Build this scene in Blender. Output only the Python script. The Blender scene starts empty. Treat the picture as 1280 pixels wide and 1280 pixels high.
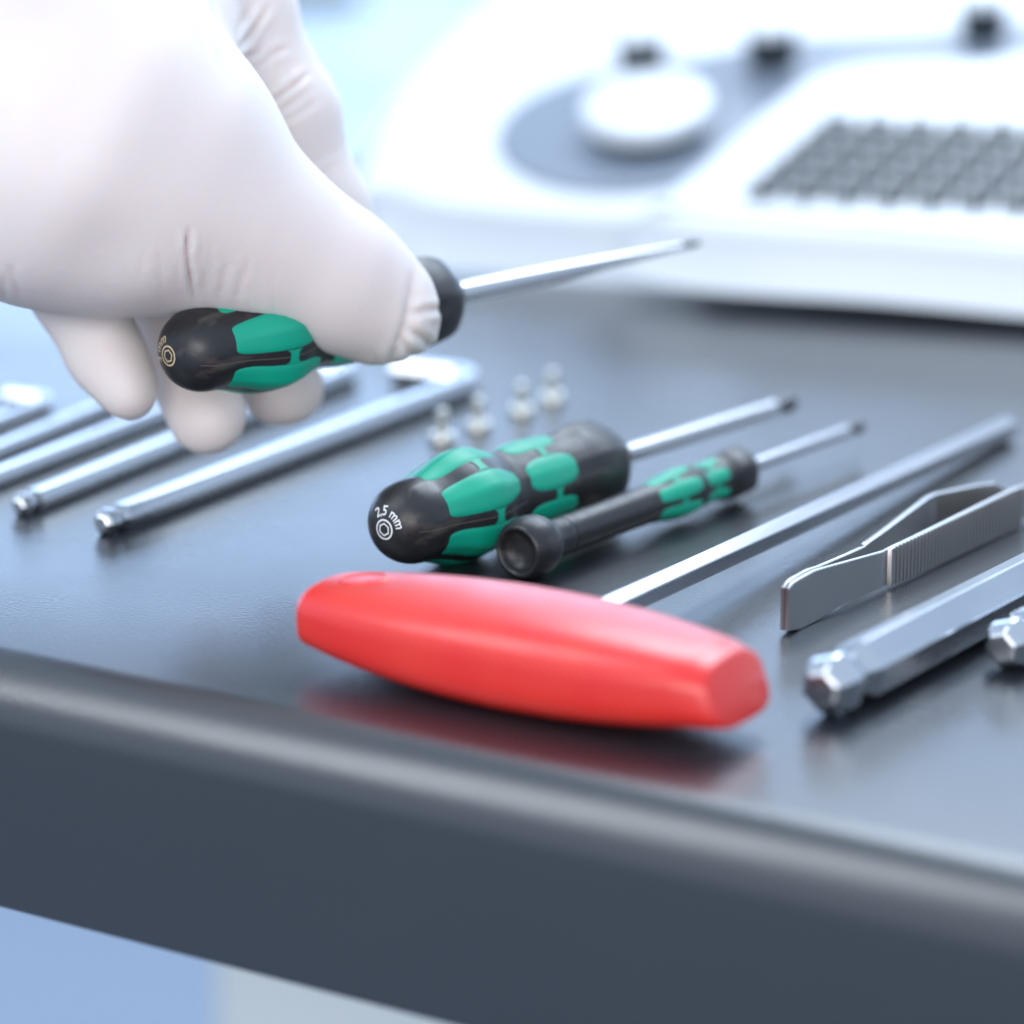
import bpy, math, random
import numpy as np
from mathutils import Vector, Matrix
random.seed(4); np.random.seed(4)
S = bpy.context.scene
COL = S.collection
# ------------------------------------------------------------------ camera
F = 4090.0                      # focal length in photograph pixels (1280 wide)
CAM_H = 0.195
PITCH = math.radians(15.3)
cam_d = bpy.data.cameras.new("camera"); cam = bpy.data.objects.new("camera", cam_d); COL.objects.link(cam)
cam.location = (0, 0, CAM_H); cam.rotation_euler = (math.pi/2-PITCH, 0, 0)
cam_d.sensor_width = 36; cam_d.lens = F/1280*36
cam_d.clip_start = 0.02; cam_d.clip_end = 60
cam_d.dof.use_dof = True; cam_d.dof.focus_distance = 0.668; cam_d.dof.aperture_fstop = 6.1
cam_d.dof.aperture_blades = 0
S.camera = cam
# ------------------------------------------------------------------ world and lamps
W = bpy.data.worlds.new("World"); S.world = W; W.use_nodes = True
bg = W.node_tree.nodes["Background"]; bg.inputs[0].default_value = (0.64, 0.79, 1.0, 1); bg.inputs[1].default_value = 1.02
def area(name, loc, target, sx, sy, power, color):
    l = bpy.data.lights.new(name, 'AREA'); l.shape = 'RECTANGLE'; l.size = sx; l.size_y = sy
    l.energy = power; l.color = color
    o = bpy.data.objects.new(name, l); COL.objects.link(o); o.location = loc
    d = Vector(target)-Vector(loc); o.rotation_euler = d.to_track_quat('-Z', 'Y').to_euler()
    return o
area("window_daylight", (0, 2.98, 0.33), (0, 0, 0.33), 5.4, 0.86, 50, (0.44, 0.65, 1.0))
area("overhead_light", (0.4, 1.55, 1.0), (0.2, 1.15, 0), 0.9, 0.7, 15, (0.76, 0.87, 1.0))  # added lamp out of view, close over the console to brighten its white top
area("overhead_light", (-1.05, 0.35, 1.25), (0.0, 0.6, 0.0), 0.6, 1.3, 11.5, (0.90, 0.95, 1.0))
area("front_fill_light", (-0.25, -1.3, 0.65), (-0.05, 0.7, 0.05), 1.6, 0.9, 22, (1.0, 0.95, 0.93))  # unseen fill lamp added behind the camera, lifts the front of the glove
S.view_settings.view_transform = 'Standard'; S.view_settings.look = 'None'
S.view_settings.exposure = 0.13; S.view_settings.gamma = 1.0
S.render.engine = 'CYCLES'
S.cycles.use_denoising = True
S.cycles.max_bounces = 8; S.cycles.sample_clamp_indirect = 6
# ------------------------------------------------------------------ projection helpers
UPV = np.array([0, math.sin(PITCH), math.cos(PITCH)]); FW = np.array([0, math.cos(PITCH), -math.sin(PITCH)]); RT = np.array([1., 0, 0])
CP = np.array([0, 0, CAM_H])
def ray(px, py): return (px-640)/F*RT - (py-640)/F*UPV + FW
def P(px, py, z=0.0):
    d = ray(px, py); t = (z-CAM_H)/d[2]; return CP + d*t
def PD(px, py, depth): return CP + ray(px, py)*depth
def PP(px, py, o, n):
    d = ray(px, py); t = np.dot(o-CP, n)/np.dot(d, n); return CP + d*t
# ------------------------------------------------------------------ object helpers
def tag(o, label=None, cat=None, group=None, kind=None):
    if label: o['label'] = label
    if cat: o['category'] = cat
    if group: o['group'] = group
    if kind: o['kind'] = kind
    return o
def empty(name, mat, label, cat, group=None):
    o = bpy.data.objects.new(name, None); COL.objects.link(o); o.matrix_world = mat; o.empty_display_size = 0.01
    return tag(o, label, cat, group)
def mesh(name, v, f, m, parent=None, sharp=None, smooth=True, mat_world=None):
    me = bpy.data.meshes.new(name); me.from_pydata([tuple(map(float, p)) for p in v], [], [tuple(int(i) for i in q) for q in f])
    me.validate(); me.update()
    if smooth:
        me.polygons.foreach_set("use_smooth", [True]*len(me.polygons))
        if sharp: me.set_sharp_from_angle(angle=math.radians(sharp))
    me.materials.append(m)
    o = bpy.data.objects.new(name, me); COL.objects.link(o)
    if parent: o.parent = parent
    if mat_world is not None: o.matrix_world = mat_world
    return o
def fix_normals(o):
    import bmesh
    b = bmesh.new(); b.from_mesh(o.data); bmesh.ops.recalc_face_normals(b, faces=b.faces); b.to_mesh(o.data); b.free(); return o
def frame(origin, zdir, up=(0, 0, 1), roll=0.0):
    """matrix whose Z runs along zdir and whose Y points as far up as it can"""
    z = Vector(zdir).normalized(); y = Vector(up)-z*Vector(up).dot(z); y.normalize(); x = y.cross(z)
    if roll:
        c, s = math.cos(roll), math.sin(roll); x, y = x*c+y*s, y*c-x*s
    M = Matrix((x, y, z)).transposed().to_4x4(); M.translation = Vector(origin); return M
def catmull(pts, n=8):
    p = np.array(pts, float); p = np.vstack([2*p[0]-p[1], p, 2*p[-1]-p[-2]]); out = []
    for i in range(1, len(p)-2):
        for t in np.linspace(0, 1, n, endpoint=False):
            a, b, c, d = p[i-1], p[i], p[i+1], p[i+2]
            out.append(0.5*((2*b)+(c-a)*t+(2*a-5*b+4*c-d)*t*t+(3*b-a-3*c+d)*t**3))
    out.append(p[-2]); return np.array(out)
def loft(rings, cap0=True, cap1=True, closed=True):
    v = []; f = []; n = len(rings[0])
    for r in rings: v += [tuple(q) for q in r]
    for i in range(len(rings)-1):
        for j in range(n if closed else n-1):
            k = (j+1) % n
            f.append((i*n+j, i*n+k, (i+1)*n+k, (i+1)*n+j))
    if cap0: f.append(tuple(range(n))[::-1])
    if cap1: f.append(tuple((len(rings)-1)*n+j for j in range(n)))
    return v, f
def lathe_rings(prof, n=64, shape=None):
    """prof: [(s, r)] in metres, local Z = s"""
    R = []
    for s, r in prof:
        ring = []
        for j in range(n):
            a = 2*math.pi*j/n; k = shape(s, a) if shape else 1.0
            ring.append((r*k*math.cos(a), r*k*math.sin(a), s))
        R.append(ring)
    return R
def box_mesh(sx, sy, sz, bev, c=(0, 0, 0), seg=3):
    import bmesh
    b = bmesh.new(); bmesh.ops.create_cube(b, size=1)
    for w in b.verts: w.co = Vector((w.co.x*sx, w.co.y*sy, w.co.z*sz))
    if bev: bmesh.ops.bevel(b, geom=b.edges[:], offset=bev, segments=seg, profile=0.5, affect='EDGES')
    v = [(w.co.x+c[0], w.co.y+c[1], w.co.z+c[2]) for w in b.verts]; f = [[w.index for w in q.verts] for q in b.faces]; b.free()
    return v, f
# ------------------------------------------------------------------ materials
def mat(name, base, rough=0.4, metal=0.0, spec=0.5, noise=None, bump=None, rvar=None, sss=None, coat=None, mix=None):
    m = bpy.data.materials.new(name); m.use_nodes = True; nt = m.node_tree; N = nt.nodes; L = nt.links
    b = N["Principled BSDF"]; b.inputs["Base Color"].default_value = (*base, 1); b.inputs["Roughness"].default_value = rough
    b.inputs["Metallic"].default_value = metal; b.inputs["Specular IOR Level"].default_value = spec
    tc = N.new("ShaderNodeTexCoord")
    def nz(scale, detail=4, stretch=None):
        mp = N.new("ShaderNodeMapping"); L.new(tc.outputs["Object"], mp.inputs[0])
        if stretch: mp.inputs["Scale"].default_value = stretch
        n = N.new("ShaderNodeTexNoise"); n.inputs["Scale"].default_value = scale; n.inputs["Detail"].default_value = detail
        L.new(mp.outputs[0], n.inputs["Vector"]); return n.outputs["Fac"]
    if mix:   # (colour2, scale, lo, hi, stretch)
        c2, sc, lo, hi, st = mix
        r = N.new("ShaderNodeMapRange"); L.new(nz(sc, 6, st), r.inputs[0]); r.inputs[1].default_value = lo; r.inputs[2].default_value = hi
        x = N.new("ShaderNodeMix"); x.data_type = 'RGBA'; L.new(r.outputs[0], x.inputs[0])
        x.inputs[6].default_value = (*base, 1); x.inputs[7].default_value = (*c2, 1); L.new(x.outputs[2], b.inputs["Base Color"])
    if rvar:  # (scale, lo, hi, stretch)
        r = N.new("ShaderNodeMapRange"); L.new(nz(rvar[0], 5, rvar[3] if len(rvar) > 3 else None), r.inputs[0])
        r.inputs[1].default_value = 0.3; r.inputs[2].default_value = 0.7; r.inputs[3].default_value = rvar[1]; r.inputs[4].default_value = rvar[2]
        L.new(r.outputs[0], b.inputs["Roughness"])
    if bump:  # list of (scale, strength, distance, stretch)
        prev = None
        for bb in bump:
            u = N.new("ShaderNodeBump"); u.inputs["Strength"].default_value = bb[1]; u.inputs["Distance"].default_value = bb[2]
            L.new(nz(bb[0], 3, bb[3] if len(bb) > 3 else None), u.inputs["Height"])
            if prev: L.new(prev.outputs[0], u.inputs["Normal"])
            prev = u
        L.new(prev.outputs[0], b.inputs["Normal"])
    if sss:
        b.inputs["Subsurface Weight"].default_value = sss[0]; b.inputs["Subsurface Radius"].default_value = sss[1]; b.inputs["Subsurface Scale"].default_value = sss[2]
    if coat: b.inputs["Coat Weight"].default_value = coat[0]; b.inputs["Coat Roughness"].default_value = coat[1]
    return m
M_table = mat("table_laminate", (0.017, 0.020, 0.025), 0.28, 0, 0.95, bump=[(1150, 0.6, 0.00013)], rvar=(11, 0.25, 0.325))
M_table.node_tree.nodes["Principled BSDF"].inputs["IOR"].default_value = 1.54
M_black = mat("black_handle_plastic", (0.016, 0.016, 0.018), 0.38, 0, 0.5, mix=((0.085, 0.075, 0.062), 300, 0.56, 0.80, (1, 1, 0.25)), bump=[(2500, 0.18, 0.0001), (700, 0.15, 0.0001, (1, 1, .2))], rvar=(300, 0.3, 0.46))
M_green = mat("green_grip_rubber", (0.002, 0.34, 0.215), 0.42, 0, 0.45, bump=[(3000, 0.2, 0.0001)])
M_steel = mat("satin_steel", (0.52, 0.53, 0.555), 0.26, 1, 0.5, bump=[(900, 0.05, 0.00005, (1, 1, .05))], rvar=(300, 0.2, 0.32, (1, 1, .04)))
M_chrome = mat("satin_chromed_steel", (0.55, 0.575, 0.61), 0.26, 1, rvar=(140, 0.21, 0.29, (.2, 1, 1)), bump=[(1500, .04, .00003)])
M_tweezer = mat("tweezer_steel", (0.60, 0.59, 0.58), 0.32, 1, rvar=(90, 0.29, 0.35))
M_darktip = mat("burnished_tip_steel", (0.10, 0.10, 0.11), 0.35, 0.8)
M_red = mat("red_plastic", (0.68, 0.018, 0.014), 0.32, 0, 0.5, bump=[(1800, 0.10, 0.0001)], rvar=(120, 0.28, 0.38), sss=(0.05, (1, .15, .1), 0.002), mix=((0.70, 0.032, 0.018), 90, 0.4, 0.75, (1, 1, 1)), coat=(0.4, 0.34))
M_reddark = mat("red_recess", (0.62, 0.012, 0.02), 0.45)
M_white = mat("white_console_plastic", (0.70, 0.74, 0.78), 0.35, 0, 0.5)
M_grey = mat("grey_control_panel", (0.21, 0.25, 0.31), 0.3)
M_key = mat("grey_key", (0.050, 0.058, 0.063), 0.5)
M_dark = mat("dark_knob_plastic", (0.02, 0.025, 0.028), 0.4)
M_seam = mat("seam_plastic", (0.10, 0.085, 0.07), 0.4)
M_print = mat("white_print", (0.75, 0.76, 0.76), 0.5)
M_gold = mat("gold_print", (0.62, 0.47, 0.27), 0.45)
M_glove = mat("latex_glove", (0.78, 0.70, 0.665), 0.46, 0, 0.4, bump=[(260, 0.14, 0.0006), (1900, 0.45, 0.00014)], sss=(0.7, (1, .5, .4), 0.006), rvar=(60, 0.4, 0.55))
M_wall = mat("pale_wall", (0.80, 0.86, 0.93), 0.8)
M_floor = mat("pale_floor", (0.23, 0.27, 0.33), 0.4)
M_cab = mat("cabinet_white", (0.82, 0.86, 0.84), 0.5)
M_blue = mat("blue_grey_housing", (0.13, 0.20, 0.36), 0.5)
M_box = mat("grey_green_box", (0.16, 0.19, 0.17), 0.5)
M_screw = mat("nickel_screw", (0.86, 0.86, 0.80), 0.38, 1)
# ------------------------------------------------------------------ setting: floor, wall, table
v, f = [(-6, -2, -.76), (6, -2, -.76), (6, 5, -.76), (-6, 5, -.76)], [(0, 1, 2, 3)]
tag(mesh("floor", v, f, M_floor, smooth=False), kind='structure')
v, f = box_mesh(9, .1, 3.4, 0, (0, 3.05, .94)); tag(mesh("wall", v, f, M_wall, smooth=False), kind='structure')
E0 = P(0, 838, 0); E1 = P(1280, 1112, 0)
ex = (E1-E0); ex[2] = 0; ex /= np.linalg.norm(ex)         # along the front edge, to the right
ein = np.array([-ex[1], ex[0], 0])                         # into the table
TH = 0.050; R1 = 0.0125; R2 = 0.002
prof = [(1.05, 0)] + [(t, 0) for t in (0.6, 0.3, 0.12, 0.05)]
for a in np.linspace(90, 180, 14): prof.append((R1+R1*math.cos(math.radians(a)), -R1+R1*math.sin(math.radians(a))))
for a in np.linspace(180, 270, 6): prof.append((R2+R2*math.cos(math.radians(a)), -TH+R2+R2*math.sin(math.radians(a))))
prof.append((1.05, -TH))
rings = []
for t in np.linspace(-0.9, 0.9, 2):
    rings.append([(E0+E1)/2 + ex*t + ein*(u) + np.array([0, 0, w]) for u, w in prof])
v, f = loft(rings)
c0 = (E0+E1)/2
o = fix_normals(mesh("table", [p-c0 for p in v], f, M_table, sharp=35)); o.location = c0
tag(o, "dark grey satin table with a rounded front edge that the tools lie on", "table")
# pale cabinet below the table
cb = PD(266, 1240, 1.25)
v, f = box_mesh(.5, .35, .70, .01, (0.25, .175, 0)); o = mesh("cabinet", v, f, M_cab, sharp=40); o.location = (cb[0], cb[1], -.41)
tag(o, "pale blurred cabinet standing on the floor below the table", "cabinet")
# ------------------------------------------------------------------ console behind the tools
f1 = P(720, 322, 0.006); f2 = P(1280, 355, 0.006)
cx = (f2-f1); cx[2] = 0; cx /= np.linalg.norm(cx); cin = np.array([-cx[1], cx[0], 0])
TILT = math.radians(20)
cup = cin*math.cos(TILT)+np.array([0, 0, math.sin(TILT)]); cn = np.cross(cx, cup)
LIP = 0.013
CO = f1 + np.array([0, 0, LIP])       # a point of the sloping top
MC = Matrix((Vector(cx), Vector(cup), Vector(cn))).transposed().to_4x4(); MC.translation = Vector(CO)
MCi = MC.inverted()
def C2(px, py, h=0.0):                 # pixel -> console-plane coordinates
    p = PP(px, py, CO+cn*h, cn); q = MCi @ Vector(p); return (q.x, q.y)
console = empty("control_console", MC, "white sloping medical control console with keyboard and dials behind the tools", "console")
def plate(name, outline, z0, z1, m, parent, bev=0.003, smoothn=0, flare=0.0):
    pts = np.array(outline)
    if smoothn: pts = catmull(np.vstack([pts, pts[:1]]), smoothn)[:-1]
    cen = pts.mean(0)
    # inset direction by vertex normals
    d = np.roll(pts, -1, 0)-np.roll(pts, 1, 0); nrm = np.stack([d[:, 1], -d[:, 0]], 1); nrm /= np.linalg.norm(nrm, axis=1)[:, None]
    area2 = np.sum(pts[:, 0]*np.roll(pts[:, 1], -1)-np.roll(pts[:, 0], -1)*pts[:, 1])
    if area2 < 0: nrm = -nrm
    rings = [[(x, y-flare, z0) for x, y in pts]]
    for a in np.linspace(0, 90, 6):
        q = pts-nrm*bev*(1-math.cos(math.radians(a)))
        rings.append([(x, y, z1-bev+bev*math.sin(math.radians(a))) for x, y in q])
    v, f = loft(rings); return fix_normals(mesh(name, v, f, m, parent, sharp=50))
xl = C2(450, 300)[0]
out = [(-0.005, 0.0), (0.12, 0.0), (0.25, 0.0), (0.5, 0.0), (0.5, 0.2), (0.5, 0.42), (0.30, 0.47), C2(760, -140), C2(640, -30), C2(530, 70), C2(455, 170), C2(420, 250), (C2(450, 270)[0], .012), (C2(520, 270)[0], .004), (C2(620, 270)[0], .001)]
plate("body", out, -0.016, 0.0, M_white, console, 0.005, 4, .011)
v, f = box_mesh(.44, .22, .05, .006, (.27, .20, -.045)); mesh("underframe", v, f, M_white, console, sharp=40)
# grey control area
oc = C2(790, 165); rx = abs(C2(960, 165)[0]-C2(622, 165)[0])/2; ry = abs(C2(790, 245)[1]-C2(790, 88)[1])/2
out = [(oc[0]+rx*math.cos(a), oc[1]+ry*math.sin(a)) for a in np.linspace(math.radians(100), math.radians(300), 22)]
out += [C2(1000, 230), C2(1400, 200), C2(1400, 35), C2(1150, 42), C2(960, 58)]
plate("control_panel", out, 0.0002, 0.0022, M_grey, console, 0.0015, 3)
def knob(px, py, wpx, h, name="knob", c=.5):
    x, y = C2(px, py, h); r = abs(C2(px+wpx/2, py, h)[0]-x)
    pr = [(0.0023, r*.86), (h*c*.5, r*.90), (h*c*1.08, r*.94), (h*c*1.1, r*.6)]
    v, f = loft([[(x+q[0], y+q[1], q[2]) for q in rg] for rg in lathe_rings(pr, 40)])
    kb = fix_normals(mesh(name, v, f, M_dark, console, sharp=40))
    pr = [(h*c, r*.95), (h*(c+.02), r), (h*.9, r), (h*.98, r*.96), (h, r*.88), (h*1.0+.0002, r*.3)]
    v, f = loft([[(x+q[0], y+q[1], q[2]) for q in rg] for rg in lathe_rings(pr, 40)])
    fix_normals(mesh("knob_cap", v, f, M_white, kb, sharp=40))
    return kb
knob(808, 124, 162, .0135, "dial", .60)
for (px, py, w) in ((798, 52, 62), (962, 42, 66), (1228, 8, 60)): knob(px, py-20, w+4, .018, "knob", .82)
# raised keyboard housing
KH = 0.016
out = [C2(790, 262, KH), C2(880, 195, KH), C2(960, 125, KH), C2(1010, 92, KH), C2(1060, 78, KH), C2(1160, 72, KH), C2(1420, 72, KH), C2(1420, 262, KH), C2(1420, 318, KH), C2(1100, 296, KH), C2(880, 282, KH)]
plate("keyboard_housing", out, 0.0001, KH, M_white, console, 0.006, 4, .010)
# keys
k0 = C2(925, 250, KH); k1 = C2(1085, 152, KH); k2 = C2(1400, 262, KH)
nrow = 5
for r in range(nrow):
    ya = k0[1]+(k1[1]-k0[1])*(r/nrow); hh = (k1[1]-k0[1])/nrow
    xa = k0[0]+(C2(1050, 155, KH)[0]-k0[0])*(r/nrow)*.85
    kw = 0.0125
    n = int((k2[0]-xa)/kw)
    for c in range(n):
        v, f = box_mesh(kw*.80, hh*.78, .003, .0007, (0, 0, 0), 1)
        if r == 0 and c == 0: keyme = None
        if keyme is None:
            o = mesh("key", v, f, M_key, console, sharp=40); keyme = o.data
        else:
            o = bpy.data.objects.new("key", keyme); COL.objects.link(o); o.parent = console
        o.location = (xa+kw*(c+.5), ya+hh*.5, KH+.0014)
# pale equipment left of the console
def upright(px, py, depth, sx, sz, m, label, cat, name):
    p = PD(px, py, depth); v, f = box_mesh(sx, sx, sz, .01); o = mesh(name, v, f, m, sharp=40); o.location = p
    o.rotation_euler = (0, 0, .4); return tag(o, label, cat)
upright(436, 58, 1.70, .022, .032, M_blue, "small blue grey box far behind the index finger, nearer the white console", "box", "equipment_box")
upright(392, 2, 1.75, .050, .026, M_box, "low grey green box far behind the index finger, at the top edge", "box", "equipment_box")

# ------------------------------------------------------------------ screwdrivers with black and green handles
def smooth_profile(pts, n=8): return [tuple(q) for q in catmull(np.array(pts)*0.001, n)]
def facets(n, amt, rot=0.0):
    def fn(s, a):
        w = 2*math.pi/n; b = ((a-rot+w/2) % w)-w/2
        poly = math.cos(w/2)/math.cos(b)                       # flat sided: 1 at the corners, less on flats
        return 1-amt(s)*(1-poly)/(1-math.cos(w/2))
    return fn
def lerp_table(tb):
    x = [a for a, b in tb]; y = [b for a, b in tb]
    return lambda s: float(np.interp(s*1000, x, y))
def surf(prof, shape):
    ss = np.array([p[0] for p in prof]); rr = np.array([p[1] for p in prof])
    def fn(s, a, off=0.0):
        r = float(np.interp(s, ss, rr))*shape(s, a)+off; return (r*math.cos(a), r*math.sin(a), s)
    return fn
def grip_pads(parent, sf, rings, n=6, rot=0.0):
    """rings: (s0, s1, halfwidth, bridge position, p near end, p far end)"""
    for (s0, s1, hw, sb, pn, pf, bw) in rings:
        for k in range(n):
            ac = rot+2*math.pi*(k+.5)/n; v = []; f = []; NU, NV = 30, 12
            sc = s0+(s1-s0)*0.5
            for i in range(NU+1):
                u = -math.cos(math.pi*i/NU); s = sc+u*(s1-s0)/2; pw = pn if u < 0 else pf
                wv = hw*(max(0, 1-abs(u)**pw))**(1/pw)
                for j in range(NV+1):
                    t = -1+2*j/NV; e = max(abs(t)**8, abs(u)**14)
                    v.append(sf(s, ac+t*wv, 0.00022-0.0004*e))
            for i in range(NU):
                for j in range(NV): f.append((i*(NV+1)+j, i*(NV+1)+j+1, (i+1)*(NV+1)+j+1, (i+1)*(NV+1)+j))
            b0 = len(v); a1 = rot+2*math.pi*(k+1)/n; g = math.pi/n-hw*.93   # bridge to the next pad
            for i in range(5):
                for j in range(9):
                    t = -1+2*j/8; fl = 1+.9*abs(t)**5
                    v.append(sf(sb+(i/4-.5)*bw*fl, a1+t*g, 0.00016))
            for i in range(4):
                for j in range(8): f.append((b0+i*9+j, b0+i*9+j+1, b0+(i+1)*9+j+1, b0+(i+1)*9+j))
            fix_normals(mesh("grip_pad", v, f, M_green, parent))
def seam(parent, sf, s0, s1, ang, w=.00012):
    v = []; f = []; n = 60
    for i in range(n+1):
        s = s0+(s1-s0)*i/n
        for d, o in ((-1, -.00004), (0, .00009), (1, -.00004)):
            q = sf(s, ang, 0); rad = math.hypot(q[0], q[1]); v.append(sf(s, ang+d*w/rad, o))
    for i in range(n):
        for j in (0, 1): f.append((i*3+j, i*3+j+1, i*3+4+j, i*3+3+j))
    fix_normals(mesh("mould_seam", v, f, M_seam, parent))
def rear_map(prof):
    ss = [p[0] for p in prof]; rr = [p[1] for p in prof]; k = int(np.argmax(np.array(rr[:60]) > 0.0085)) or 30
    ss, rr = ss[:k], rr[:k]
    def fn(x, y, lift=0.00006):
        rho = math.hypot(x, y); s = float(np.interp(rho, rr, ss)); return (-x, y, s-lift)
    return fn
def text_mesh(txt, size):
    cu = bpy.data.curves.new("print_curve", 'FONT'); cu.body = txt; cu.size = size; cu.resolution_u = 3; cu.offset = size*.012
    to = bpy.data.objects.new("print_tmp", cu); COL.objects.link(to); bpy.context.view_layer.update()
    me = bpy.data.meshes.new_from_object(to.evaluated_get(bpy.context.evaluated_depsgraph_get()))
    v = [tuple(p.co) for p in me.vertices]; f = [tuple(p.vertices) for p in me.polygons]
    bpy.data.objects.remove(to); bpy.data.meshes.remove(me); bpy.data.curves.remove(cu); return v, f
def end_print(parent, prof, txt, m, arc_mid, R=0.0029, size=0.0026, spread=1.0):
    fn = rear_map(prof); v, f = text_mesh(txt, size)
    xs = [p[0] for p in v]; xm = (min(xs)+max(xs))/2; V = []
    for x, y, z in v:
        a = arc_mid-(x-xm)/(R+size*.3)*spread; r = R+y; V.append(fn(r*math.cos(a), r*math.sin(a)))
    mesh("size_marking", V, f, m, parent, smooth=False)
    def ring(r0, r1, n0, n1, N=60):
        def pr(n, a):
            if n == 0: return 1
            w = 2*math.pi/n; b = ((a+w/2) % w)-w/2; return math.cos(w/2)/math.cos(b)
        V = []; Fc = []
        for j in range(N):
            a = 2*math.pi*j/N
            for r, n in ((r0, n0), (r1, n1)): q = r*pr(n, a); V.append(fn(q*math.cos(a), q*math.sin(a)))
        for j in range(N): k = (j+1) % N; Fc.append((2*j, 2*j+1, 2*k+1, 2*k))
        return V, Fc
    V, Fc = ring(.00185, .00220, 0, 0); V2, F2 = ring(.00112, .00145, 6, 6)
    o = len(V); mesh("hexagon_symbol", V+V2, Fc+[tuple(i+o for i in q) for q in F2], m, parent, smooth=False)
def hexrod(parent, pts, name="shaft", m=None, n=6):
    """pts: (s, half across flats) along local Z, flat side up"""
    m = m or M_steel; R = []
    for s, r in pts:
        ring = []
        for k in range(n):
            a0 = math.pi/n*0+2*math.pi*(k)/n
            for d in (-.05, .05):
                a = a0+d; ring.append((r/math.cos(math.pi/n)*.985*math.cos(a), r/math.cos(math.pi/n)*.985*math.sin(a), s))
        R.append(ring)
    v, f = loft(R); return fix_normals(mesh(name, v, f, m, parent, sharp=9))
PROF = smooth_profile([(0, .001), (.25, 2.4), (1.2, 4.9), (3, 7.0), (5.8, 8.5), (9, 9.1), (12, 9.4), (16, 10.6), (20, 12.0), (24, 12.7), (28, 12.2), (33, 10.5), (37, 9.7), (41, 9.9), (46, 10.3), (51, 10.0), (55, 9.9), (59, 10.4), (64, 11.1), (69, 11.0), (73, 10.2), (76, 8.8), (78.4, 6.4), (79.4, 3)], 8)
SHAPE = facets(6, lerp_table([(0, 0), (8, 0), (15, .06), (24, .08), (37, .05), (54, .04), (61, .07), (70, .08), (80, .05)]), 0.0)
K8 = 1.0
SEAMK = (3.0, 0.0)
PROF = [(a*K8, b) for a, b in PROF]
def big_driver(M, label, group, printtxt, pm, arc, shaft_pts, tip_pts, ps=0.0028, pR=.0030):
    root = empty("screwdriver", M, label, "screwdriver", group)
    v, f = loft(lathe_rings(PROF, 96, SHAPE)); fix_normals(mesh("handle", v, f, M_black, root, sharp=60))
    sf = surf(PROF, SHAPE)
    grip_pads(root, sf, [(.0105, .0350, math.radians(24), .0245, 5, 2.8, .0022), (.0385, .0555, math.radians(25), .0475, 3.0, 3.2, .0020)], 6, 0.0)
    for k in range(2): seam(root, sf, .003, .0370, math.pi/3*SEAMK[k])
    end_print(root, PROF, printtxt, pm, arc, pR, ps)
    sh = lathe_rings(shaft_pts, 32); v, f = loft(sh); fix_normals(mesh("shaft", v, f, M_steel, root, sharp=40))
    v, f = loft(lathe_rings(tip_pts, 24)); fix_normals(mesh("tip", v, f, M_darktip, root, sharp=40))
    return root
# lying 2.5 mm driver
a = P(480, 662, .0122); b = P(992, 502, .0105)
dirA = Vector(b-a).normalized(); LA = (Vector(b)-Vector(a)).length
big_driver(frame(a, dirA, roll=math.radians(0)), "larger black and green screwdriver lying on the table, marked 2,5 mm on its end", "green and black screwdrivers", "2,5 mm", M_print, math.radians(72),
           [(.079, .0022), (LA-.009, .0020)], [(LA-.009, .0018), (LA-.0065, .0013), (LA-.005, .0021), (LA-.003, .0024), (LA-.001, .0019), (LA, .0010)])
# held driver
a = PD(210, 445, .676); b = PD(556, 371, .728); dh = Vector(b-a).normalized()
print("LEN held", np.linalg.norm(b-a), "lying", LA)
HELD = frame(a, dh, roll=math.radians(12))
big_driver(HELD, "black and green screwdriver held up in the gloved hand", "green and black screwdrivers", "3 mm", M_gold, math.radians(172),
           [(.079, .0026), (.095, .0025), (.115, .0022), (.140, .0013), (.155, .0008)], [(.155, .00085), (.1585, .0009), (.1610, .0007)], .0030, .0029)
# small driver with rotating cap
a = P(646, 690, .0066); b = P(1076, 532, .0066)
dS = Vector(b-a).normalized(); LT = np.linalg.norm(b-a); K9 = .875
root = empty("screwdriver", frame(a, dS), "slim black and green precision screwdriver with a cupped rotating cap", "screwdriver", "green and black screwdrivers")
capP = smooth_profile([(2.6, .001), (2.5, 2.2), (1.6, 3.8), (.2, 4.6), (.0, 5.3), (.8, 6.0), (2.6, 6.6), (5.0, 6.8), (7.6, 6.4), (9.3, 5.2), (10, 4.6), (12, 4.2), (16, 4.0), (16.1, 3.2)], 6)
v, f = loft(lathe_rings(capP, 64)); fix_normals(mesh("rotating_cap", v, f, M_black, root, sharp=50))
hp = [(16.3, 3.2), (16.35, 4.05), (22, 4.05), (38, 4.15), (52, 4.3), (58, 4.6), (62, 5.2), (68, 5.7), (74, 5.4), (79, 4.6), (83, 4.9), (87, 5.3), (90, 6.1), (95, 6.2), (97.5, 5.4), (98.3, 3)]
hP = [(q[0]*K9 if q[0] > .02 else q[0], q[1]) for q in smooth_profile(hp, 6)]; shp = facets(6, lerp_table([(0, 0), (44, 0), (58, .06), (73, .05), (80, .1), (86, .05)]))
v, f = loft(lathe_rings(hP, 72, shp)); fix_normals(mesh("handle", v, f, M_black, root, sharp=50))
seam(root, surf(hP, shp), .0175, .0485, math.radians(200)); seam(root, surf(hP, shp), .0175, .0485, math.radians(20))
grip_pads(root, surf(hP, shp), [(.0475, .0630, math.radians(25), .0555, 4, 3, .0018), (.0650, .0745, math.radians(25), .0698, 3, 3, .0015)], 6, 0.0)
v, f = loft(lathe_rings([(.0855, .0016), (LT-.007, .0015)], 24)); mesh("shaft", v, f, M_steel, root, sharp=40)
v, f = loft(lathe_rings([(LT-.007, .0013), (LT-.005, .0010), (LT-.0035, .0016), (LT-.0015, .0018), (LT, .0013)], 24)); mesh("tip", v, f, M_darktip, root, sharp=40)
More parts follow.
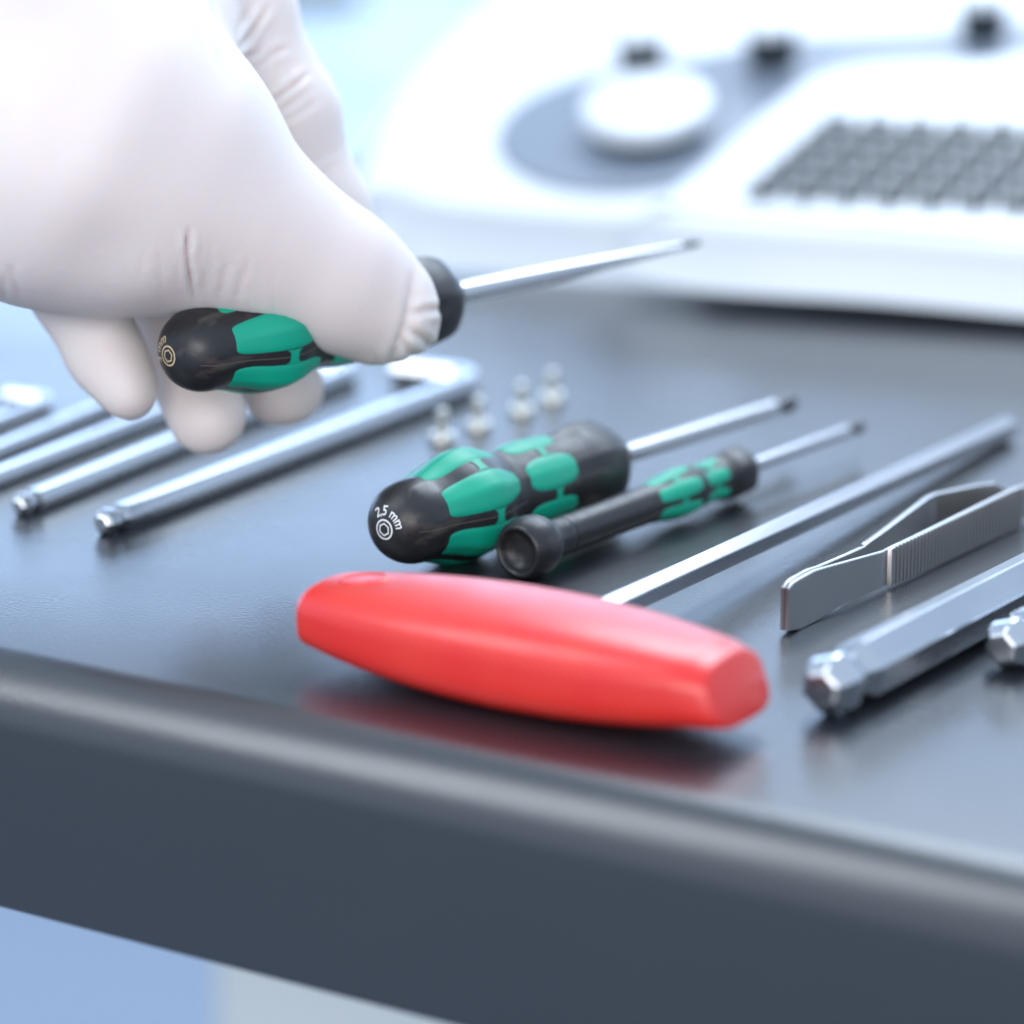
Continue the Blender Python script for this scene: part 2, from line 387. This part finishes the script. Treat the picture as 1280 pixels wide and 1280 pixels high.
# ------------------------------------------------------------------ red T-handle driver
hl = P(408, 762, .0092); hr = P(924, 864, .0092); L_ = np.linalg.norm(hr-hl); print("LEN T handle", L_)
hx = (hr-hl)/L_; hc = (hl+hr)/2; hy = np.array([-hx[1], hx[0], 0])
MT = Matrix((Vector(hx), Vector(hy), Vector((0, 0, 1)))).transposed().to_4x4(); MT.translation = Vector((hc[0], hc[1], 0))
root = empty("hex_driver", MT, "red T-shaped hex driver with a long hexagonal steel blade, nearest the table edge", "hex driver")
HL = L_/2; rings = []; NS = 44
def tsec(t):        # half width, half height, centre height
    u = abs(t)
    w = .0104+.0066*(1-u**2.2); h = .0060+.0034*(1-u**2.0); return w, h, .0098
xs = [(-1, .90), (-.997, .95), (-.988, .985), (-.965, 1)]+[(t, 1) for t in np.linspace(-.93, .93, 34)]+[(.965, 1), (.988, .985), (.997, .95), (1, .90)]
for t, k in xs:
    w, h, zc = tsec(t); ring = []
    pw = 3.5
    for j in range(NS):
        a = 2*math.pi*j/NS; c, s = math.cos(a), math.sin(a)
        q = (abs(c)**pw+abs(s)**pw)**(-1/pw)
        y, z = c*q*w*k, s*q*h*k
        if z > 0: z *= 1-.12*(y/w)**2
        ring.append((t*HL + (.0022*(z/h) if t > .9 else 0)*-1, y, zc+z))
    rings.append(ring)
v, f = loft(rings); fix_normals(mesh("handle", v, f, M_red, root, sharp=60))
# hanging hole rim
w, h, zc = tsec(-.80); pr = []
V = []; Fc = []
for j in range(36):
    a = 2*math.pi*j/36
    for r, z in ((.0050, -.0004), (.0046, .00008), (.0040, .00005), (.0032, -.0004), (.0006, -.0006)):
        x, y = -.80*HL+r*1.15*math.cos(a), r*math.sin(a); w2, h2, z2 = tsec(x/HL)
        V.append((x, y, z2+h2*(1-abs(y/w2)**3)**(1/3)*(1-.12*(y/w2)**2)+z+.0003))
for j in range(36):
    k = (j+1) % 36
    for i in range(4): Fc.append((j*5+i, j*5+i+1, k*5+i+1, k*5+i))
mesh("hole_recess", V, Fc, M_red, root)
for t in (-.60, -.43, -.26):
    w, h, zc = tsec(t); V = [(t*HL, -w-.00012, zc-.001)]; Fc = []
    for j in range(16):
        a = 2*math.pi*j/16; V.append((t*HL+.0006*math.cos(a), -w+.0002, zc-.001+.0006*math.sin(a)))
    Fc = [(0, 1+j, 1+(j+1) % 16) for j in range(16)]; fix_normals(mesh("embossed_dot", V, Fc, M_red, root))
# blade
g0 = Vector(hc)+Vector(hy)*.006; g0.z = .0094
g1 = Vector(P(1258, 534, .0030)); print("LEN blade", (g1-g0).length, "angle to handle", math.degrees(Vector(hx).angle(g1-g0)))
bl = (g1-g0).length
o = hexrod(root, [(0, .0026), (bl-.008, .0026), (bl-.0075, .0026), (bl, .0026), (bl+.0005, .0022)], "blade", M_steel)
o.matrix_parent_inverse = Matrix.Identity(4); o.matrix_basis = MT.inverted() @ frame(g0, g1-g0, roll=math.radians(30))
# ------------------------------------------------------------------ L-shaped hex keys
def sweep_key(af, Llong, bendr, Lshort, side, roll=0.0):
    """local X = long arm direction from its ball end, bend towards side*Y; flat side down"""
    r = af/2/math.cos(math.pi/6); path = []
    k = af
    ends = [(0, .50), (.04*k, .62), (.14*k, .80), (.30*k, .93), (.48*k, .99), (.66*k, .95), (.80*k, .80), (.92*k, .70), (1.04*k, .70), (1.14*k, .82), (1.30*k, 1.0)]
    for x, s in ends: path.append((x, 0, 0.0, s))
    path.append((Llong-bendr, 0, 0, 1))
    for a in np.linspace(8, 90, 11):
        t = math.radians(a); path.append((Llong-bendr+bendr*math.sin(t), side*bendr*(1-math.cos(t)), t*side, 1))
    path.append((Llong, side*(Lshort-af*.08), math.pi/2*side, 1)); path.append((Llong, side*Lshort, math.pi/2*side, .86))
    lift = r*.985*max(abs(math.sin(math.pi/3*q-roll)) for q in range(6)); R = []
    for x, y, t, s in path:
        nx, ny = -math.sin(t), math.cos(t); ring = []
        for q in range(6):
            for d in (-.05, .05):
                a = 2*math.pi*q/6+d-roll; rr = r*s*.985
                ring.append((x+nx*rr*math.cos(a), y+ny*rr*math.cos(a), lift+rr*math.sin(a)))
        R.append(ring)
    return loft(R)
def hexkey(p0, p1, af, lshort, label, group, m, extra=0.0, roll=0.0):
    z = af/2; A = Vector(P(*p0, z)); B = Vector(P(*p1, z)); d = B-A; d.z = 0; L = d.length+extra; ang = math.atan2(d.y, d.x)
    v, f = sweep_key(af, L, af*1.3, lshort, 1, roll)
    o = fix_normals(mesh("hex_key", v, f, m, sharp=9)); o.location = (A.x, A.y, 0); o.rotation_euler = (0, 0, ang)
    tag(o, label, "hex key", group); print("key len", L, "az", 90-math.degrees(ang)); return o
GL = "L-shaped hex keys lying side by side left of the screws"
hexkey((126, 655), (600, 474), .0056, .026, "longest steel hex key of the left row, its bend beside the screws", GL, M_chrome)
hexkey((22, 633), (447, 462), .0048, .023, "second steel hex key of the left row, ball end at the left under the fingers", GL, M_chrome)
hexkey((-70, 622), (330, 466), .0042, .020, "third hex key of the left row, passing behind the fingertips", GL, M_chrome)
hexkey((-90, 598), (200, 480), .0036, .017, "fourth hex key of the left row, partly behind the smallest fingertip", GL, M_chrome)
hexkey((-120, 573), (66, 500), .0033, .014, "shortest hex key of the left row, only its bent end in view", GL, M_chrome)
GR = "large hex keys lying at the right edge"
hexkey((1025, 867), (1300, 724), .0106, .035, "thick steel hex key with a rounded ball end, right of the tweezers", GR, M_chrome, .13, .34)
hexkey((1250, 814), (1490, 690), .0092, .033, "steel hex key cut off by the right edge, only its ball end in view", GR, M_chrome, .12, .34)
# ------------------------------------------------------------------ screws
def screw(px, py, label, rz):
    p = P(px, py, 0)
    r = empty("screw", Matrix.Translation(Vector(p)) @ Matrix.Rotation(rz, 4, 'Z'), label, "screw", "small screws standing on their heads")
    hd = [(0, .0026), (.0002, .0031), (.0019, .0032), (.0024, .0029), (.0026, .0012)]
    v, f = loft(lathe_rings(hd, 32)); fix_normals(mesh("head", v, f, M_screw, r, sharp=40))
    pr = [(.0027, .0012)]; z = .0029
    while z < .0078: pr += [(z, .0015), (z+.0003, .00115)]; z += .0006
    pr += [(.0081, .0014), (.0084, .0010)]
    v, f = loft(lathe_rings(pr, 20)); fix_normals(mesh("thread", v, f, M_screw, r))
screw(553, 553, "standing screw nearest the camera, beside the longest hex key bend", .1)
screw(598, 538, "second nearest standing screw, between the nearest and the paired far ones", .6)
screw(652, 519, "third standing screw, left one of the two behind the large screwdriver", 1.1)
screw(690, 503, "farthest standing screw, nearest the far screwdriver collar", 1.9)
# ------------------------------------------------------------------ tweezers
t0 = P(980, 793, 0); t1 = P(1258, 657, 0); print("LEN tweezer", np.linalg.norm(t1-t0))
tx = (t1-t0)/np.linalg.norm(t1-t0); ty = np.array([-tx[1], tx[0], 0]); TL = np.linalg.norm(t1-t0)
MTW = Matrix((Vector(tx), Vector(ty), Vector((0, 0, 1)))).transposed().to_4x4(); MTW.translation = Vector(t0)
root = empty("tweezers", MTW, "flat steel tweezers standing on edge, with a ribbed grip", "tweezers")
xk = TL*.39
def arm(side):
    v = []; th = .0010; NSX = []
    NSX += list(np.linspace(0, xk, 26)); NSX += [xk+.0003, xk+.0012, xk+.0015]
    x = xk+.0022; ribs = []
    while x < TL: NSX += [x, x+.0007, x+.00075, x+.00145]; ribs.append((x-1e-6, x+.00071)); x += .0015
    NSX += [TL+.0008, TL+.0018, TL+.006]+list(np.linspace(TL+.012, TL+.055, 8))
    rings = []
    for x in NSX:
        u = x/TL
        top = np.interp(u, [0, .02, .10, .39, .42, .95, 1.0, 1.03, 1.15, 1.7], [.0096, .0106, .0110, .0086, .0088, .0096, .0094, .0072, .0066, .0052])
        bot = np.interp(u, [0, .05, .12, .26, .39, .42, .95, 1.0, 1.03, 1.15, 1.7], [.0008, .0000, .0002, .0014, .0009, .0006, .0002, .0002, .0022, .0026, .0036])
        if side < 0: g = np.interp(u, [0, .14, .5, 1.0, 1.7], [.0001, .0002, .0014, .0022, .0004])
        else: g = np.interp(u, [0, .14, .3, .5, .80, .835, 1.06, 1.7], [.0001, .0002, .0020, .0046, .0092, .0092, .0006, .0003])
        e = th*(1.0 if u > .03 else .85)
        if xk+.002 < x < TL+.0002:
            e += .0005 if any(p <= x <= q for p, q in ribs) else -.0001
        elif xk <= x <= xk+.0016: e += -.00040 if x < xk+.0014 else .0004
        elif x > xk: e += .0001
        c = .00015; y0, y1 = g, g+e
        rings.append([(x, side*y, z) for y, z in ((y0, bot+c), (y0+c, bot), (y1-c, bot), (y1, bot+c), (y1, top-c), (y1-c, top), (y0+c, top), (y0, top-c))])
    v, f = loft(rings); return fix_normals(mesh("arm", v, f, M_tweezer, root, sharp=25))
arm(-1); arm(1)
# ------------------------------------------------------------------ gloved hand
D0 = 680.0; X0 = (300-640)/F*D0; Y0 = -(380-640)/F*D0
def H(px, py, off, rpx):
    d = D0-off; return np.array([(px-640)/F*d-X0, -(py-640)/F*d-Y0, off]), rpx/F*d
def cone(p, A, B):
    a, ra = A; b, rb = B; ab = b-a; t = np.clip(((p-a)@ab)/(ab@ab), 0, 1)
    return np.linalg.norm(p-a-t[:, None]*ab, axis=1)-(ra+(rb-ra)*t)
def smin(a, b, k):
    h = np.clip(.5+.5*(b-a)/k, 0, 1); return b*(1-h)+a*h-k*h*(1-h)
def chain(p, pts, k=3.0):
    d = None
    for A, B in zip(pts[:-1], pts[1:]):
        c = cone(p, H(*A), H(*B)); d = c if d is None else smin(d, c, k)
    return d
def hand_sdf(p):
    palm = cone(p, H(-330, -230, -25, 225), H(-120, 10, -12, 275))
    palm = smin(palm, cone(p, H(-120, 10, -12, 270), H(85, 170, -6, 203)), 26)
    palm = smin(palm, cone(p, H(60, 60, -34, 215), H(200, 45, -42, 108)), 26)
    thumb = chain(p, [(120, 185, 0, 190), (215, 232, -4, 148), (295, 282, -8, 100), (352, 312, -12, 87), (420, 350, -18, 80), (474, 386, -24, 71)], 9)
    tip = cone(p, H(494, 392, -26, 54), H(509, 404, -29, 43))
    thumb = smin(thumb, tip, 2.5)
    d = smin(palm, thumb, 20)
    idx = chain(p, [(150, -110, -46, 110), (262, -40, -50, 84), (300, 20, -52, 72), (352, 150, -56, 72), (392, 262, -60, 66), (428, 345, -62, 58), (458, 396, -66, 46)], 4)
    d = smin(d, idx, 3.0)
    mid = chain(p, [(150, 120, -55, 100), (250, 300, -66, 62), (318, 420, -62, 54), (354, 484, -52, 50)], 4)
    ring = chain(p, [(120, 200, -48, 90), (200, 360, -52, 54), (226, 440, -44, 49), (259, 521, -32, 49)], 4)
    pin = chain(p, [(40, 210, -40, 85), (98, 370, -26, 55), (130, 440, -23, 49), (162, 490, -20, 44)], 4)
    fg = smin(smin(mid, ring, .35), pin, .35)
    return smin(d, fg, 2.2)
def surface_nets(fn, lo, hi, h):
    xs = [np.arange(lo[i], hi[i]+h, h) for i in range(3)]; n = [len(x) for x in xs]
    vol = np.empty(n, np.float32); yy, zz = np.meshgrid(xs[1], xs[2], indexing='ij'); base = np.stack([np.zeros(yy.size), yy.ravel(), zz.ravel()], 1)
    for i, x in enumerate(xs[0]):
        q = base.copy(); q[:, 0] = x; vol[i] = fn(q).reshape(n[1], n[2])
    s = vol < 0
    cs = sum(s[i:n[0]-1+i, j:n[1]-1+j, k:n[2]-1+k].astype(np.int8) for i in (0, 1) for j in (0, 1) for k in (0, 1))
    act = (cs > 0) & (cs < 8); idx = -np.ones(act.shape, np.int64); idx[act] = np.arange(act.sum())
    cells = np.argwhere(act); pos = np.zeros((len(cells), 3)); cnt = np.zeros(len(cells))
    cor = [(i, j, k) for i in (0, 1) for j in (0, 1) for k in (0, 1)]
    for a in cor:
        for ax in range(3):
            if a[ax] == 0:
                b = list(a); b[ax] = 1
                va = vol[cells[:, 0]+a[0], cells[:, 1]+a[1], cells[:, 2]+a[2]]; vb = vol[cells[:, 0]+b[0], cells[:, 1]+b[1], cells[:, 2]+b[2]]
                m = (va < 0) != (vb < 0); t = np.where(m, va/np.where(m, va-vb, 1), 0)
                q = cells+np.array(a, float); q[:, ax] += t; pos[m] += q[m]; cnt[m] += 1
    pos = pos/cnt[:, None]*h+np.array([x[0] for x in xs]); faces = []
    for ax in range(3):
        b, c = [(1, 2), (2, 0), (0, 1)][ax]
        sl0 = [slice(1, -1)]*3; sl0[ax] = slice(0, -1); sl1 = list(sl0); sl1[ax] = slice(1, None)
        A = s[tuple(sl0)]; B = s[tuple(sl1)]; e = np.argwhere(A != B); off = np.array([1, 1, 1]); off[ax] = 0; e = e+off
        flip = s[e[:, 0], e[:, 1], e[:, 2]]
        db = np.zeros(3, int); db[b] = 1; dc = np.zeros(3, int); dc[c] = 1
        q = [e-db-dc, e-dc, e, e-db]; qi = np.stack([idx[k[:, 0], k[:, 1], k[:, 2]] for k in q], 1)
        qi[~flip] = qi[~flip][:, ::-1]; faces.append(qi)
    return pos, np.vstack(faces)
lo = (-62, -36, -82); hi = (50, 78, 46)
V, Fc = surface_nets(hand_sdf, lo, hi, 0.65)
def grad(p, e=.25):
    g = np.stack([hand_sdf(p+np.eye(3)[i]*e)-hand_sdf(p-np.eye(3)[i]*e) for i in range(3)], 1); return g/np.maximum(np.linalg.norm(g, axis=1), 1e-6)[:, None]
G = grad(V); inside = np.all((V > np.array(lo)+1.5) & (V < np.array(hi)-1.5), axis=1)
V[inside] -= (G*hand_sdf(V)[:, None])[inside]; G = grad(V)
vp = np.stack([640+F*(V[:, 0]+X0)/(D0-V[:, 2]), 640-F*(V[:, 1]+Y0)/(D0-V[:, 2])], 1)
# even out the palm before the creases go in
ed = np.vstack([Fc[:, [0, 1]], Fc[:, [1, 2]], Fc[:, [2, 3]], Fc[:, [3, 0]]]); ed = np.vstack([ed, ed[:, ::-1]])
deg = np.bincount(ed[:, 0], minlength=len(V))
wt = np.clip((330-vp[:, 0])/110, .0, 1)*np.clip((V[:, 2]+30)/14, 0, 1)
wt = np.maximum(wt, .06)[:, None]
for _ in range(170):
    av = np.stack([np.bincount(ed[:, 0], weights=V[ed[:, 1], i], minlength=len(V)) for i in range(3)], 1)/deg[:, None]
    V = V+(av-V)*wt*.7
def vnorm():
    a, b = V[Fc[:, 2]]-V[Fc[:, 0]], V[Fc[:, 3]]-V[Fc[:, 1]]; fn = np.cross(a, b)
    n = np.stack([sum(np.bincount(Fc[:, k], weights=fn[:, i], minlength=len(V)) for k in range(4)) for i in range(3)], 1)
    return n/np.maximum(np.linalg.norm(n, axis=1), 1e-9)[:, None]
G2 = vnorm(); G = G2*np.sign((G2*G).sum(1).mean())
def seg_d(pts):
    best = None; tt = None; n = len(pts)-1
    for i in range(n):
        a, b = np.array(pts[i], float), np.array(pts[i+1], float); ab = b-a; t = np.clip((vp-a)@ab/(ab@ab), 0, 1); r = vp-a-t[:, None]*ab
        d = np.linalg.norm(r, axis=1); sg = np.sign(ab[0]*r[:, 1]-ab[1]*r[:, 0])
        g = (i+t)/n
        if best is None: best, tt, ss = d, g, sg
        else: m = d < best; best = np.where(m, d, best); tt = np.where(m, g, tt); ss = np.where(m, sg, ss)
    return best, tt, ss
front = np.clip(G[:, 2]*2+.6, 0, 1)
disp = np.zeros(len(V))
def crease(pts, depth, w, zlo, zhi, bulge=.35, taper=(1, 1)):
    global disp
    d, t, s = seg_d(pts); m = (V[:, 2] > zlo) & (V[:, 2] < zhi); env = np.minimum(1, np.minimum((t+.02)*4*taper[0]+ (0 if taper[0] < 9 else 1), (1.02-t)*4*taper[1]))
    disp = disp+np.where(m, front*env*(-depth*np.exp(-(d/w)**2)+bulge*depth*np.exp(-((d-2.4*w)/(1.6*w))**2)), 0)
crease([(236, 286), (235, 318), (237, 345), (243, 385)], 1.5, 3.4, -30, 50, .30)
crease([(197, 310), (200, 345), (205, 385)], .18, 6, -30, 50)
crease([(283, 330), (279, 352), (272, 385)], .30, 4, -30, 50)
crease([(304, 334), (299, 356), (292, 385)], .26, 4, -30, 50)
crease([(255, 300), (252, 340), (256, 380)], .15, 6, -30, 50)
crease([(12, 330), (14, 350), (24, 380)], .35, 5, -30, 50)
crease([(2, 340), (4, 385)], .3, 4, -30, 50)
crease([(385, 92), (350, 118), (308, 146)], 1.0, 3.2, -82, -28, .9)
crease([(338, 6), (312, 42), (286, 74)], .9, 3.2, -82, -28, .8)
crease([(362, 58), (340, 66), (322, 84)], .55, 3.6, -82, -28, .7)
crease([(330, 60), (305, 70), (284, 82)], .6, 3.2, -82, -28, .5)
crease([(318, 0), (300, 30), (292, 60)], .35, 4, -82, -28, .5)
crease([(252, -20), (262, 30), (282, 78)], .3, 4, -60, 50, .4)
crease([(262, -20), (272, 30), (286, 70)], .3, 3, -60, 50, .4)
crease([(240, -20), (250, 40), (270, 80)], .16, 5, -60, 50, .4)
crease([(518, 335), (515, 372), (507, 405), (494, 440), (486, 462)], .9, 5, -60, 50, .25)
crease([(512, 392), (530, 388), (556, 386)], .55, 4, -60, 50, .8)
crease([(508, 410), (528, 422), (546, 442)], .6, 4, -60, 50, .8)
crease([(498, 420), (512, 440), (520, 462)], .4, 4, -60, 50, .5)
rc = np.random.RandomState(8)
for _ in range(26):      # fine stretch lines of the latex round the thumb joint and along the ball of the thumb
    x = rc.uniform(170, 345); y = 330+(x > 240)*max(0, x-240)*.30+rc.uniform(-18, 32); l = rc.uniform(10, 26); sl = rc.uniform(-.32, .02)
    crease([(x, y-l), (x+sl*l*.4, y), (x+sl*l, y+l)], rc.uniform(.05, .13), rc.uniform(2.4, 4.0), -40, 50, .5)
for _ in range(16):
    x = rc.uniform(285, 410); t = (x-285)/125; y = 20+t*200+rc.uniform(-25, 25); l = rc.uniform(12, 30)
    crease([(x-l, y+l*.55), (x, y), (x+l, y-l*.7)], rc.uniform(.06, .2), rc.uniform(2.6, 4.5), -82, -30, .5)
crease([(464, 440), (470, 452), (472, 468)], .2, 4, -60, 50, .5)
# soft large scale unevenness of the loose latex
rng = np.random.RandomState(3)
for _ in range(26):
    k = rng.normal(size=3); k /= np.linalg.norm(k); wl = rng.uniform(14, 38); disp += .07*np.sin(V@k*2*math.pi/wl+rng.uniform(0, 6.28))
V = V+G*disp[:, None]
MH = Matrix((Vector(RT), Vector(UPV), Vector(-FW))).transposed().to_4x4(); MH.translation = Vector(PD(300, 380, D0/1000))
o = mesh("gloved_hand", V*0.001, Fc, M_glove); o.matrix_world = MH
tag(o, "hand in a white latex glove holding up a screwdriver between thumb and fingers", "hand")
print("hand verts", len(V))
